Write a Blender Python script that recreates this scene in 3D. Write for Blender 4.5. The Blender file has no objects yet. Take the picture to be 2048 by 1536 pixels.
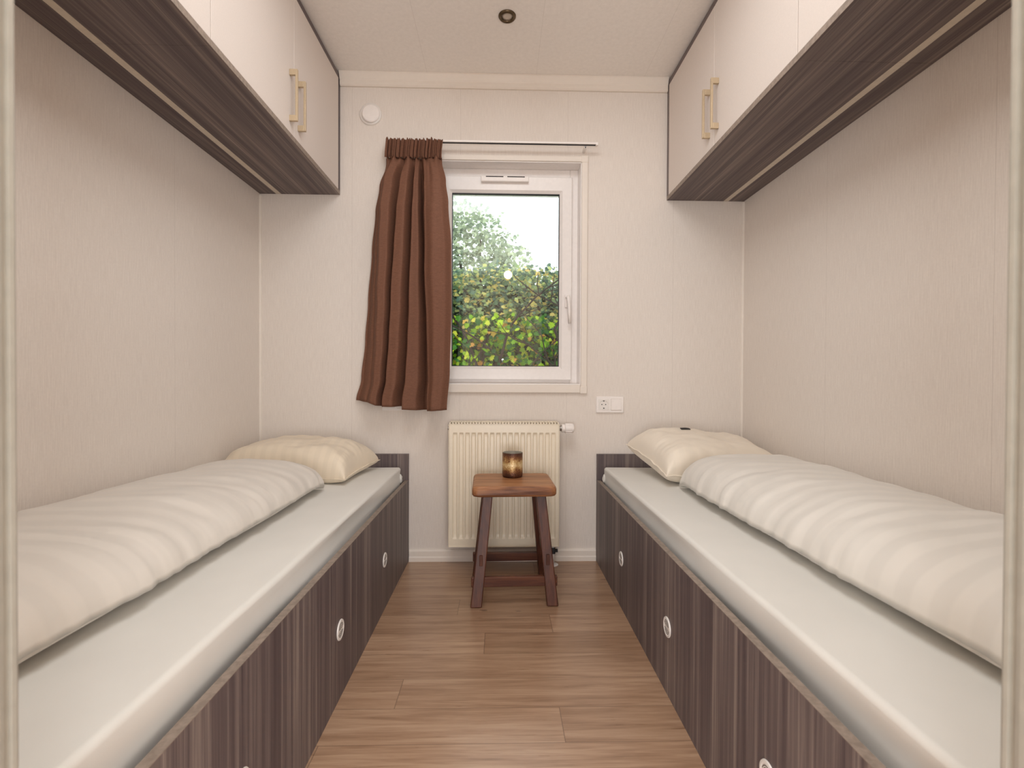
import bpy, bmesh, math, random
from mathutils import Vector, Matrix, noise
random.seed(7)
scene = bpy.context.scene
COL = scene.collection
PI = math.pi

# ------------------------------------------------------------------ materials
def lin(c):
    out = []
    for v in c:
        v /= 255.0
        out.append(v / 12.92 if v <= 0.04045 else ((v + 0.055) / 1.055) ** 2.4)
    return (out[0], out[1], out[2], 1.0)

class NT:
    """small node-tree helper"""
    def __init__(self, name):
        self.m = bpy.data.materials.new(name)
        self.m.use_nodes = True
        self.t = self.m.node_tree
        self.t.nodes.clear()
        self.out = self.n('ShaderNodeOutputMaterial')
        self.b = self.n('ShaderNodeBsdfPrincipled')
        self.l(self.b.outputs[0], self.out.inputs[0])
    def n(self, typ, **kw):
        nd = self.t.nodes.new(typ)
        for k, v in kw.items():
            setattr(nd, k, v)
        return nd
    def l(self, a, b):
        self.t.links.new(a, b)
    def pos(self, scale=(1, 1, 1), rot=(0, 0, 0), loc=(0, 0, 0)):
        g = self.n('ShaderNodeNewGeometry')
        mp = self.n('ShaderNodeMapping')
        mp.inputs['Scale'].default_value = scale
        mp.inputs['Rotation'].default_value = rot
        mp.inputs['Location'].default_value = loc
        self.l(g.outputs['Position'], mp.inputs['Vector'])
        return mp.outputs[0]
    def noise(self, vec, scale=1.0, detail=3.0, rough=0.5, dist=0.0):
        nd = self.n('ShaderNodeTexNoise')
        nd.inputs['Scale'].default_value = scale
        nd.inputs['Detail'].default_value = detail
        nd.inputs['Roughness'].default_value = rough
        nd.inputs['Distortion'].default_value = dist
        self.l(vec, nd.inputs['Vector'])
        return nd.outputs['Fac']
    def ramp(self, fac, stops):
        r = self.n('ShaderNodeValToRGB')
        el = r.color_ramp.elements
        while len(el) < len(stops):
            el.new(0.5)
        for e, (p, c) in zip(el, stops):
            e.position = p
            e.color = c if len(c) == 4 else lin(c)
        self.l(fac, r.inputs[0])
        return r.outputs[0]
    def math(self, op, a, b=0.0, c=None):
        nd = self.n('ShaderNodeMath', operation=op)
        for i, v in enumerate((a, b, c)):
            if v is None:
                continue
            if isinstance(v, (int, float)):
                nd.inputs[i].default_value = v
            else:
                self.l(v, nd.inputs[i])
        return nd.outputs[0]
    def mix(self, fac, a, b, mode='MIX'):
        nd = self.n('ShaderNodeMix', data_type='RGBA', blend_type=mode)
        for s, v in ((nd.inputs[0], fac), (nd.inputs[6], a), (nd.inputs[7], b)):
            if isinstance(v, (int, float)):
                s.default_value = v
            elif isinstance(v, tuple):
                s.default_value = v
            else:
                self.l(v, s)
        return nd.outputs[2]
    def bump(self, h, strength=0.2, dist=0.002):
        b = self.n('ShaderNodeBump')
        b.inputs['Strength'].default_value = strength
        b.inputs['Distance'].default_value = dist
        self.l(h, b.inputs['Height'])
        self.l(b.outputs[0], self.b.inputs['Normal'])
    def set(self, color=None, rough=None, metal=None, spec=None):
        if color is not None:
            if isinstance(color, tuple):
                self.b.inputs['Base Color'].default_value = color
            else:
                self.l(color, self.b.inputs['Base Color'])
        if rough is not None:
            if isinstance(rough, (int, float)):
                self.b.inputs['Roughness'].default_value = rough
            else:
                self.l(rough, self.b.inputs['Roughness'])
        if metal is not None:
            self.b.inputs['Metallic'].default_value = metal
        if spec is not None:
            self.b.inputs['Specular IOR Level'].default_value = spec

def seam_mask(nt, axis, off, pitch, half=0.0011):
    g = nt.n('ShaderNodeNewGeometry')
    sx = nt.n('ShaderNodeSeparateXYZ')
    nt.l(g.outputs['Position'], sx.inputs[0])
    v = sx.outputs['XYZ'.index(axis)]
    t = nt.math('SUBTRACT', v, off - pitch / 2)
    t = nt.math('DIVIDE', t, pitch)
    t = nt.math('FRACT', t)
    t = nt.math('SUBTRACT', t, 0.5)
    t = nt.math('ABSOLUTE', t)
    t = nt.math('MULTIPLY', t, pitch)
    return nt.math('LESS_THAN', t, half)

def mat_wall(name, c1, c2, seam=None, streak=(420, 420, 16), seam_col=0.86, half=0.0011):
    nt = NT(name)
    f = nt.noise(nt.pos(streak), 1.0, 2.0, 0.6)
    f2 = nt.noise(nt.pos((140, 140, 140)), 1.0, 2.0, 0.5)
    f = nt.math('ADD', nt.math('MULTIPLY', f, 0.75), nt.math('MULTIPLY', f2, 0.25))
    col = nt.ramp(f, [(0.32, c1), (0.68, c2)])
    if seam:
        m = seam_mask(nt, seam[0], seam[1], seam[2], half)
        col = nt.mix(nt.math('MULTIPLY', m, 1 - seam_col), col, lin((120, 96, 80)))
    nt.set(col, 0.62, 0, 0.3)
    nt.bump(f, 0.12, 0.0008)
    return nt.m

WC1, WC2 = (219, 209, 200), (231, 222, 213)
M = {}
M['wall_left'] = mat_wall('linen_wallpaper_side', WC1, WC2, ('Y', -0.62, 0.615))
M['wall_back'] = mat_wall('linen_wallpaper_back', WC1, WC2, ('X', 0.98, 0.532))
M['wall_plain'] = mat_wall('linen_wallpaper_plain', WC1, WC2)
M['ceiling'] = mat_wall('ceiling_board', (237, 231, 225), (244, 238, 232), ('X', 0.817, 0.534), (60, 60, 60), 0.85, 0.0009)

def mat_plain(name, c, rough=0.5, metal=0.0, spec=0.5, var=0.04, sc=60):
    nt = NT(name)
    f = nt.noise(nt.pos((sc, sc, sc)), 1.0, 2.0)
    l = lin(c)
    a = tuple(x * (1 - var) for x in l[:3]) + (1,)
    b = tuple(min(1, x * (1 + var)) for x in l[:3]) + (1,)
    nt.set(nt.ramp(f, [(0.35, a), (0.65, b)]), rough, metal, spec)
    return nt.m

M['trim'] = mat_plain('cream_trim', (230, 220, 209), 0.45, 0, 0.5, 0.008)
M['upvc'] = mat_plain('white_upvc', (238, 232, 228), 0.3, 0, 0.5, 0.015)
M['white'] = mat_plain('white_plastic', (240, 233, 228), 0.35, 0, 0.5, 0.015)
M['door_white'] = mat_plain('white_cupboard_front', (216, 204, 195), 0.42, 0, 0.4, 0.02, 300)
M['jamb'] = mat_plain('painted_jamb', (170, 166, 155), 0.4)
M['seal'] = mat_plain('jamb_seal', (190, 184, 170), 0.6)
M['radiator'] = mat_plain('radiator_enamel', (238, 226, 204), 0.32, 0, 0.5, 0.01)
M['brass'] = mat_plain('brushed_brass', (202, 182, 152), 0.4, 0.5, 0.5, 0.06, 500)
M['spot'] = mat_plain('bronze_ring', (98, 82, 62), 0.32, 0.8, 0.5, 0.1)
M['lens'] = mat_plain('frosted_lens', (196, 182, 168), 0.35)
M['alu'] = mat_plain('aluminium_strip', (205, 194, 178), 0.5, 0.0)
M['dark'] = mat_plain('dark_gap', (26, 22, 24), 0.6)
M['slot'] = mat_plain('shaded_slot', (96, 88, 82), 0.6)
M['rubber'] = mat_plain('black_gasket', (30, 28, 32), 0.5)
M['chrome'] = mat_plain('chrome', (170, 165, 160), 0.25, 1.0)
M['black'] = mat_plain('black_tag', (35, 32, 34), 0.7)
M['ground'] = mat_plain('lawn', (84, 104, 52), 0.9, 0, 0.2, 0.3, 8)
M['vinyl'] = mat_plain('white_vent_plastic', (232, 226, 220), 0.35, 0, 0.5, 0.015)

def mat_darkwood(name, axis):
    """grey-brown oak laminate, grain along axis"""
    nt = NT(name)
    s1 = [14, 14, 14]; s2 = [70, 70, 70]; s3 = [330, 330, 330]
    i = 'XYZ'.index(axis)
    s1[i] = 0.45; s2[i] = 0.8; s3[i] = 4.0
    a = nt.noise(nt.pos(tuple(s1), loc=(3.1, 1.7, 2.2)), 1.0, 2.0, 0.5, 0.4)
    b = nt.noise(nt.pos(tuple(s2)), 1.0, 3.0, 0.6, 0.2)
    c = nt.noise(nt.pos(tuple(s3)), 1.0, 2.0, 0.6)
    f = nt.math('ADD', nt.math('MULTIPLY', a, 0.30), nt.math('MULTIPLY', b, 0.48))
    f = nt.math('ADD', f, nt.math('MULTIPLY', c, 0.22))
    col = nt.ramp(f, [(0.34, (77, 65, 67)), (0.47, (94, 82, 82)), (0.55, (116, 103, 99)), (0.67, (154, 140, 131))])
    nt.set(col, 0.48, 0, 0.35)
    nt.bump(c, 0.1, 0.0006)
    return nt.m
M['wood_z'] = mat_darkwood('grey_oak_vertical', 'Z')
M['wood_y'] = mat_darkwood('grey_oak_lengthwise', 'Y')
M['edge'] = mat_plain('pale_oak_edge_band', (142, 127, 115), 0.5, 0, 0.4, 0.15, 90)

def mat_floor():
    nt = NT('oak_laminate_floor')
    g = nt.n('ShaderNodeNewGeometry')
    s = nt.n('ShaderNodeSeparateXYZ')
    nt.l(g.outputs['Position'], s.inputs[0])
    P = 0.1308
    ry = nt.math('DIVIDE', nt.math('ADD', s.outputs[1], 0.5556 + P * 40), P)
    row = nt.math('FLOOR', ry)
    fy = nt.math('FRACT', ry)
    # staggered plank ends
    k8 = nt.math('FRACT', nt.math('ADD', nt.math('DIVIDE', row, 8.0), 0.0625))
    rmp = nt.n('ShaderNodeValToRGB')
    rmp.color_ramp.interpolation = 'CONSTANT'
    offs = [.21, .66, .43, .9558, .3078, .5736, .1240, .9357]
    el = rmp.color_ramp.elements
    while len(el) < 8: el.new(.5)
    for q, v_ in enumerate(offs):
        el[q].position = q / 8.0
        el[q].color = (v_, v_, v_, 1)
    nt.l(k8, rmp.inputs[0])
    L = 1.29
    rx = nt.math('ADD', nt.math('DIVIDE', s.outputs[0], L), rmp.outputs[0])
    colid = nt.math('FLOOR', rx)
    fx = nt.math('FRACT', rx)
    pid = nt.math('ADD', nt.math('MULTIPLY', row, 13.37), nt.math('MULTIPLY', colid, 5.71))
    wn2 = nt.n('ShaderNodeTexWhiteNoise', noise_dimensions='1D')
    nt.l(pid, wn2.inputs['W'])
    # grain vector, offset per plank
    cmb = nt.n('ShaderNodeCombineXYZ')
    nt.l(nt.math('MULTIPLY', s.outputs[0], 2.2), cmb.inputs[0])
    nt.l(nt.math('MULTIPLY', s.outputs[1], 34.0), cmb.inputs[1])
    nt.l(nt.math('MULTIPLY', wn2.outputs['Value'], 60.0), cmb.inputs[2])
    a = nt.noise(cmb.outputs[0], 1.0, 4.0, 0.55, 0.9)
    cmb2 = nt.n('ShaderNodeCombineXYZ')
    nt.l(nt.math('MULTIPLY', s.outputs[0], 9.0), cmb2.inputs[0])
    nt.l(nt.math('MULTIPLY', s.outputs[1], 190.0), cmb2.inputs[1])
    nt.l(nt.math('MULTIPLY', wn2.outputs['Value'], 40.0), cmb2.inputs[2])
    b = nt.noise(cmb2.outputs[0], 1.0, 3.0, 0.6, 0.3)
    f = nt.math('ADD', nt.math('MULTIPLY', a, 0.62), nt.math('MULTIPLY', b, 0.38))
    col = nt.ramp(f, [(0.28, (134, 103, 79)), (0.42, (164, 130, 103)), (0.56, (185, 152, 124)), (0.74, (202, 172, 146))])
    tint = nt.ramp(wn2.outputs['Value'], [(0.0, (228, 222, 216)), (1.0, (255, 255, 255))])
    col = nt.mix(1.0, col, tint, 'MULTIPLY')
    # knots
    k = nt.n('ShaderNodeTexVoronoi')
    cm3 = nt.n('ShaderNodeCombineXYZ')
    nt.l(nt.math('MULTIPLY', s.outputs[0], 2.6), cm3.inputs[0])
    nt.l(nt.math('MULTIPLY', s.outputs[1], 9.0), cm3.inputs[1])
    k.inputs['Scale'].default_value = 1.0
    nt.l(cm3.outputs[0], k.inputs['Vector'])
    km = nt.math('LESS_THAN', nt.math('ADD', k.outputs['Distance'], nt.math('MULTIPLY', b, 0.08)), 0.085)
    col = nt.mix(nt.math('MULTIPLY', km, 0.55), col, lin((78, 50, 36)))
    # joints
    e1 = nt.math('LESS_THAN', nt.math('MULTIPLY', nt.math('MINIMUM', fy, nt.math('SUBTRACT', 1.0, fy)), P), 0.0009)
    e2 = nt.math('LESS_THAN', nt.math('MULTIPLY', nt.math('MINIMUM', fx, nt.math('SUBTRACT', 1.0, fx)), L), 0.0011)
    e = nt.math('MAXIMUM', e1, e2)
    col = nt.mix(nt.math('MULTIPLY', e, 0.6), col, lin((84, 56, 40)))
    nt.set(col, nt.math('ADD', 0.24, nt.math('MULTIPLY', b, 0.12)), 0, 1.0)
    nt.bump(b, 0.06, 0.0006)
    return nt.m
M['floor'] = mat_floor()

def mat_stool(name, axis, dark):
    nt = NT(name)
    s1 = [28, 28, 28]; s2 = [160, 160, 160]
    i = 'XYZ'.index(axis)
    s1[i] = 3.0; s2[i] = 9.0
    a = nt.noise(nt.pos(tuple(s1)), 1.0, 3.0, 0.6, 0.8)
    b = nt.noise(nt.pos(tuple(s2)), 1.0, 3.0, 0.6)
    f = nt.math('ADD', nt.math('MULTIPLY', a, 0.65), nt.math('MULTIPLY', b, 0.35))
    if dark:
        st = [(0.32, (56, 28, 20)), (0.5, (84, 45, 30)), (0.68, (112, 66, 42))]
    else:
        st = [(0.30, (88, 50, 32)), (0.45, (146, 96, 62)), (0.60, (178, 126, 86)), (0.74, (198, 150, 110))]
    nt.set(nt.ramp(f, st), 0.42, 0, 0.4)
    nt.bump(f, 0.25, 0.002)
    return nt.m
M['stool_top'] = mat_stool('worn_teak_seat', 'X', False)
M['stool_leg'] = mat_stool('dark_teak_leg', 'Z', True)
M['stool_rail'] = mat_stool('dark_teak_rail', 'X', True)

def mat_cloth(name, c, stripe=None, contrast=0.06, rough=0.8, wr=0.15):
    nt = NT(name)
    f = nt.noise(nt.pos((9, 9, 9)), 1.0, 2.0)
    w = nt.noise(nt.pos((900, 900, 900)), 1.0, 1.0)
    l = lin(c)
    a = tuple(x * 0.97 for x in l[:3]) + (1,)
    col = nt.ramp(f, [(0.3, a), (0.7, l)])
    r = rough
    if stripe:
        g = nt.n('ShaderNodeNewGeometry')
        s = nt.n('ShaderNodeSeparateXYZ')
        nt.l(g.outputs['Position'], s.inputs[0])
        v = s.outputs['XYZ'.index(stripe[0])]
        wob = nt.math('MULTIPLY', nt.noise(nt.pos((3, 3, 3)), 1.0, 1.0), stripe[2])
        t = nt.math('MULTIPLY', nt.math('ADD', v, wob), 2 * PI / stripe[1])
        t = nt.math('SINE', t)
        t = nt.math('MULTIPLY', t, 3.0)
        t = nt.math('MAXIMUM', nt.math('MINIMUM', t, 1.0), -1.0)
        t = nt.math('ADD', nt.math('MULTIPLY', t, 0.5), 0.5)
        dk = tuple(x * (1 - contrast) for x in l[:3]) + (1,)
        col = nt.mix(t, col, dk)
        r = nt.math('SUBTRACT', rough, nt.math('MULTIPLY', t, 0.3))
    nt.set(col, r, 0, 0.25)
    nt.b.inputs['Sheen Weight'].default_value = 0.15
    nt.bump(w, wr, 0.0004)
    return nt.m
M['sheet'] = mat_cloth('white_jersey_sheet', (224, 221, 214))
M['duvet'] = mat_cloth('striped_satin_duvet', (222, 214, 204), ('Y', 0.066, 0.04), 0.065)
M['duvet_r'] = mat_cloth('striped_satin_duvet_white', (228, 222, 213), ('Y', 0.066, 0.04), 0.07)
M['pillow_l'] = mat_cloth('cream_striped_pillowcase', (230, 215, 193), ('X', 0.045, 0.08), 0.06)
M['pillow_r'] = mat_cloth('ivory_pillowcase', (235, 223, 206), ('X', 0.045, 0.08), 0.03)

def mat_curtain():
    nt = NT('brown_curtain_fabric')
    w = nt.noise(nt.pos((700, 700, 300)), 1.0, 2.0)
    f = nt.noise(nt.pos((60, 60, 500)), 1.0, 2.0)
    col = nt.ramp(nt.math('ADD', nt.math('MULTIPLY', w, 0.5), nt.math('MULTIPLY', f, 0.5)), [(0.35, (104, 70, 54)), (0.65, (126, 87, 68))])
    nt.set(col, 0.75, 0, 0.25)
    nt.bump(w, 0.2, 0.0006)
    return nt.m
M['curtain'] = mat_curtain()

def mat_tumbler():
    nt = NT('mottled_bronze_glaze')
    g = nt.n('ShaderNodeNewGeometry')
    s = nt.n('ShaderNodeSeparateXYZ')
    nt.l(g.outputs['Position'], s.inputs[0])
    # flecks crowd around the middle of the height
    h = nt.math('ABSOLUTE', nt.math('SUBTRACT', s.outputs[2], 0.532))
    h = nt.math('MULTIPLY', h, 9.0)
    fl = nt.noise(nt.pos((330, 330, 330)), 1.0, 3.0, 0.7)
    bl = nt.noise(nt.pos((28, 28, 28)), 1.0, 2.0)
    v = nt.math('ADD', nt.math('MULTIPLY', fl, 0.8), nt.math('MULTIPLY', bl, 0.55))
    v = nt.math('SUBTRACT', v, h)
    col = nt.ramp(v, [(0.24, (70, 40, 28)), (0.45, (120, 72, 42)), (0.58, (190, 150, 90)), (0.72, (228, 206, 160))])
    nt.set(col, 0.42, 0.3, 0.5)
    nt.bump(fl, 0.2, 0.001)
    return nt.m
M['tumbler'] = mat_tumbler()
M['tumbler_in'] = mat_plain('grey_glaze', (150, 146, 132), 0.4)

def mat_glass():
    m = bpy.data.materials.new('window_glass')
    m.use_nodes = True
    t = m.node_tree
    t.nodes.clear()
    o = t.nodes.new('ShaderNodeOutputMaterial')
    mx = t.nodes.new('ShaderNodeMixShader')
    tr = t.nodes.new('ShaderNodeBsdfTransparent')
    gl = t.nodes.new('ShaderNodeBsdfGlossy')
    gl.inputs['Roughness'].default_value = 0.0
    tr.inputs[0].default_value = (0.97, 0.985, 0.975, 1)
    fr = t.nodes.new('ShaderNodeFresnel')
    fr.inputs[0].default_value = 1.55
    t.links.new(fr.outputs[0], mx.inputs[0])
    t.links.new(tr.outputs[0], mx.inputs[1])
    t.links.new(gl.outputs[0], mx.inputs[2])
    t.links.new(mx.outputs[0], o.inputs[0])
    return m
M['glass'] = mat_glass()

def mat_leaf(name, stops, trans=0.45):
    nt = NT(name)
    g = nt.n('ShaderNodeNewGeometry')
    col = nt.ramp(g.outputs['Random Per Island'], stops)
    nt.set(col, 0.5, 0, 0.3)
    tl = nt.n('ShaderNodeBsdfTranslucent')
    nt.l(col, tl.inputs[0])
    mx = nt.n('ShaderNodeMixShader')
    mx.inputs[0].default_value = trans
    nt.l(nt.b.outputs[0], mx.inputs[1])
    nt.l(tl.outputs[0], mx.inputs[2])
    nt.l(mx.outputs[0], nt.out.inputs[0])
    return nt.m
M['leaf'] = mat_leaf('hedge_leaves', [(0.0, (38, 84, 44)), (0.28, (64, 122, 44)), (0.45, (124, 176, 36)), (0.68, (182, 212, 44)), (0.86, (216, 214, 70)), (0.96, (206, 146, 70))])
M['leaf_top'] = mat_leaf('hedge_leaves_hazed', [(0.0, (62, 92, 80)), (0.4, (108, 134, 104)), (0.72, (172, 186, 116)), (0.95, (220, 192, 110))])  # reflection haze over the hedge top, mixed into greyer leaf colours
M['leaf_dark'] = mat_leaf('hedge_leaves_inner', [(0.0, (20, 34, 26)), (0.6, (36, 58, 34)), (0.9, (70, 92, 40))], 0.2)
M['leaf_tree_hazed'] = mat_leaf('tree_leaves_hazed', [(0.0, (120, 132, 112)), (0.6, (164, 176, 150)), (1.0, (196, 204, 170))], 0.5)  # haze and overexposure wash put into the pale leaf colour
M['bark'] = mat_plain('dark_bark', (50, 42, 38), 0.9, 0, 0.2, 0.2)

# ------------------------------------------------------------------ mesh helpers
ORG = {}
class MB:
    def __init__(self):
        self.bm = bmesh.new()
    def box(self, x0, x1, y0, y1, z0, z1):
        v = [self.bm.verts.new((x, y, z)) for z in (z0, z1) for y in (y0, y1) for x in (x0, x1)]
        for f in ((0, 2, 3, 1), (4, 5, 7, 6), (0, 1, 5, 4), (2, 6, 7, 3), (0, 4, 6, 2), (1, 3, 7, 5)):
            self.bm.faces.new([v[i] for i in f])
        return self
    def hexa(self, bot, top):
        """box from 4 bottom and 4 top corners (same winding)"""
        b = [self.bm.verts.new(p) for p in bot]
        t = [self.bm.verts.new(p) for p in top]
        self.bm.faces.new(b[::-1]); self.bm.faces.new(t)
        for i in range(4):
            j = (i + 1) % 4
            self.bm.faces.new((b[i], b[j], t[j], t[i]))
        return self
    def loft(self, rows, cap=True, closed=True):
        vs = [[self.bm.verts.new(p) for p in r] for r in rows]
        n = len(rows[0])
        for a, b in zip(vs[:-1], vs[1:]):
            for i in range(n if closed else n - 1):
                j = (i + 1) % n
                self.bm.faces.new((a[i], a[j], b[j], b[i]))
        if cap and closed:
            self.bm.faces.new(vs[0][::-1]); self.bm.faces.new(vs[-1])
        return self
    def tube(self, pts, r, seg=12):
        pts = [Vector(p) for p in pts]
        rad = r if isinstance(r, (list, tuple)) else [r] * len(pts)
        rows = []
        for i, p in enumerate(pts):
            d = (pts[min(i + 1, len(pts) - 1)] - pts[max(i - 1, 0)]).normalized()
            u = d.orthogonal().normalized() if i == 0 else (u - d * u.dot(d)).normalized()
            w = d.cross(u)
            rows.append([p + (u * math.cos(2 * PI * k / seg) + w * math.sin(2 * PI * k / seg)) * rad[i] for k in range(seg)])
        return self.loft(rows)
    def lathe(self, prof, c, axis='Z', seg=40):
        """prof: list of (radius, height along axis)"""
        c = Vector(c)
        rows = []
        for r, h in prof:
            row = []
            for k in range(seg):
                a = 2 * PI * k / seg
                p = {'Z': (r * math.cos(a), r * math.sin(a), h), 'Y': (r * math.cos(a), h, r * math.sin(a)), 'X': (h, r * math.cos(a), r * math.sin(a))}[axis]
                row.append(c + Vector(p))
            rows.append(row)
        return self.loft(rows)
    def prism(self, poly, axis, a, b):
        """poly in the plane perpendicular to axis, extruded from a to b"""
        def mk(p, t):
            return {'X': (t, p[0], p[1]), 'Y': (p[0], t, p[1]), 'Z': (p[0], p[1], t)}[axis]
        return self.loft([[mk(p, a) for p in poly], [mk(p, b) for p in poly]])
    def build(self, name, mat, parent=None, bevel=0, seg=2, smooth=False, loc=None, xf=None):
        bm = self.bm
        bmesh.ops.recalc_face_normals(bm, faces=bm.faces)
        if xf is not None:
            bm.transform(xf)
        if loc is None:
            if parent is not None:
                loc = ORG[parent.name]
            else:
                lo = [min(v.co[i] for v in bm.verts) for i in range(3)]
                hi = [max(v.co[i] for v in bm.verts) for i in range(3)]
                loc = Vector(((lo[0] + hi[0]) / 2, (lo[1] + hi[1]) / 2, lo[2]))
        bm.transform(Matrix.Translation(-Vector(loc)))
        me = bpy.data.meshes.new(name)
        bm.to_mesh(me); bm.free()
        for m_ in (mat if isinstance(mat, list) else [mat]):
            me.materials.append(m_)
        if smooth:
            for p in me.polygons:
                p.use_smooth = True
        o = bpy.data.objects.new(name, me)
        COL.objects.link(o)
        ORG[o.name] = Vector(loc)
        if parent is not None:
            o.parent = parent
            o.location = Vector(loc) - ORG[parent.name]
        else:
            o.location = loc
        if bevel:
            b = o.modifiers.new('bevel', 'BEVEL')
            b.width = bevel; b.segments = seg; b.limit_method = 'ANGLE'; b.angle_limit = math.radians(40)
            b.harden_normals = False
        return o

def thing(name, loc, label, cat, group=None):
    o = bpy.data.objects.new(name, None)
    o.empty_display_size = 0.05
    COL.objects.link(o)
    o.location = loc
    ORG[o.name] = Vector(loc)
    return tag(o, label, cat, group)
def tag(o, label, cat, group=None, kind=None):
    o['label'] = label; o['category'] = cat
    if group: o['group'] = group
    if kind: o['kind'] = kind
    return o
def struct(o, label=None, cat=None):
    o['kind'] = 'structure'
    if label: o['label'] = label
    if cat: o['category'] = cat
    return o
def lerp_tab(tab, t):
    if t <= tab[0][0]: return tab[0][1]
    for (a, va), (b, vb) in zip(tab[:-1], tab[1:]):
        if t <= b:
            k = (t - a) / (b - a)
            return va + (vb - va) * k
    return tab[-1][1]
def smooth_tab(tab, t):
    if t <= tab[0][0]: return tab[0][1]
    for (a, va), (b, vb) in zip(tab[:-1], tab[1:]):
        if t <= b:
            k = (t - a) / (b - a)
            k = k * k * (3 - 2 * k)
            return va + (vb - va) * k
    return tab[-1][1]

# ------------------------------------------------------------------ room shell
W, YF, H = 2.40, -2.03, 2.40          # room width, front wall inner face, ceiling height
HX0, HX1, HY = -0.5, 2.9, -4.4        # passage behind the camera
struct(MB().box(HX0 - .1, HX1 + .1, HY - .1, 0.15, -0.05, 0.0).build('floor', M['floor']), 'warm oak laminate floor with planks laid crosswise', 'floor')
struct(MB().box(HX0 - .1, HX1 + .1, HY - .1, 0.15, H, H + .05).build('ceiling', M['ceiling']), 'pale beige ceiling boards with thin lengthwise joints', 'ceiling')
struct(MB().box(-0.08, 0.0, YF, 0.0, 0, H).build('wall_left', M['wall_left']), 'cream linen wallpaper wall behind the left bed', 'wall')
struct(MB().box(W, W + .08, YF, 0.0, 0, H).build('wall_right', M['wall_left']), 'cream linen wallpaper wall behind the right bed', 'wall')
# back wall with the window opening
OX0, OX1, OZ0, OZ1 = 0.832, 1.583, 0.879, 1.988
b = MB()
b.box(-.08, OX0, 0, .15, 0, H).box(OX1, W + .08, 0, .15, 0, H).box(OX0, OX1, 0, .15, 0, OZ0).box(OX0, OX1, 0, .15, OZ1, H)
struct(b.build('wall_back', M['wall_back']), 'cream linen wallpaper wall around the window', 'wall')
# front wall with the doorway the camera looks through
DX0, DX1, DZ = 0.820, 1.575, 2.36
b = MB()
b.box(HX0 - .1, DX0 - .022, YF - .08, YF, 0, H).box(DX1 + .022, HX1 + .1, YF - .08, YF, 0, H).box(DX0 - .022, DX1 + .022, YF - .08, YF, DZ + .022, H)
struct(b.build('wall_front', M['wall_plain']), 'cream wall around the doorway', 'wall')
struct(MB().box(HX0 - .1, HX0, HY, YF - .08, 0, H).build('wall_passage_left', M['wall_plain']), 'passage wall left of the doorway', 'wall')
struct(MB().box(HX1, HX1 + .1, HY, YF - .08, 0, H).build('wall_passage_right', M['wall_plain']), 'passage wall right of the doorway', 'wall')
struct(MB().box(HX0 - .1, HX1 + .1, HY - .1, HY, 0, H).build('wall_passage_rear', M['wall_plain']), 'passage wall opposite the doorway', 'wall')
# door lining: stepped profile with a rounded inner corner, a sealing groove and a stop
def jamb_profile(x, s):
    pts = [(0.022, 0.0), (0.003, 0.0), (0.0009, -.0009), (0, -.003), (0, -.0062), (0.0028, -.0066), (0.0030, -.0115), (0.0, -.0120),
           (-0.001, -.016), (-0.001, -.05), (0.004, -.052), (0.004, -.082), (0.022, -.082)]
    return [(x + s * -1 * p[0], YF + p[1]) for p in pts]
dr = thing('door_1', (1.18, YF - .04, 0), 'pale painted door lining framing the view', 'door frame')
dr['kind'] = 'structure'
MB().prism(jamb_profile(DX0, 1), 'Z', 0, DZ + .022).build('jamb', M['jamb'], dr, smooth=False)
MB().prism(jamb_profile(DX1, -1), 'Z', 0, DZ + .022).build('jamb', M['jamb'], dr, smooth=False)
MB().box(DX0, DX1, YF - .082, YF, DZ, DZ + .022).build('lintel', M['jamb'], dr)
# cornice on the back wall, corner beads, baseboard
cor = [(0, 2.336), (-.010, 2.336), (-.016, 2.342), (-.016, 2.362), (-.020, 2.368), (-.030, 2.392), (-.030, 2.3995), (0, 2.3995)]
struct(MB().prism(cor, 'X', 0.392, 2.006).build('trim_1', M['trim']), 'cream cornice strip along the top of the back wall', 'cornice')
struct(MB().prism([(0, 0), (.010, 0), (.008, -.006), (.003, -.010), (0, -.010)], 'Z', 0.54, 1.80).build('trim_2', M['trim']), 'cream corner bead at the left end of the back wall', 'corner bead')
struct(MB().prism([(W, 0), (W - .010, 0), (W - .008, -.006), (W - .003, -.010), (W, -.010)], 'Z', 0.54, 1.80).build('trim_3', M['trim']), 'cream corner bead at the right end of the back wall', 'corner bead')
bb = [(0, 0), (-.014, 0), (-.014, .020), (-.011, .026), (-.011, .050), (-.006, .059), (0, .059)]
struct(MB().prism(bb, 'X', 0.732, 1.663).build('baseboard_back', M['trim']), 'cream baseboard under the radiator between the beds', 'baseboard')

# ------------------------------------------------------------------ window
win = thing('window_1', (1.2075, 0, OZ0), 'white plastic window overlooking a hedge', 'window')
win['kind'] = 'structure'
CX0, CX1, CZ0, CZ1 = 0.803, 1.612, 0.836, 2.014
b = MB()
for (x0, x1, z0, z1) in ((CX0, OX0 + .002, CZ0 + .034, CZ1 - .030), (OX1 - .002, CX1, CZ0 + .034, CZ1 - .030)):
    b.box(x0, x1, -.011, 0.0, z0, z1)
b.box(CX0 + .03, CX1 - .03, -.010, 0, CZ1 - .028, CZ1 - .002)
b.box(CX0 + .034, CX1 - .034, -.013, 0, CZ0 + .003, OZ0 + .001)
for x0 in (CX0 - .001, CX1 - .034):
    b.box(x0, x0 + .035, -.0135, 0, CZ0 - .001, CZ0 + .036)
    b.box(x0, x0 + .035, -.0125, 0, CZ1 - .032, CZ1 + .001)
b.build('casing', M['trim'], win, bevel=.003)
b = MB()   # reveal lining
t = .006
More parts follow.
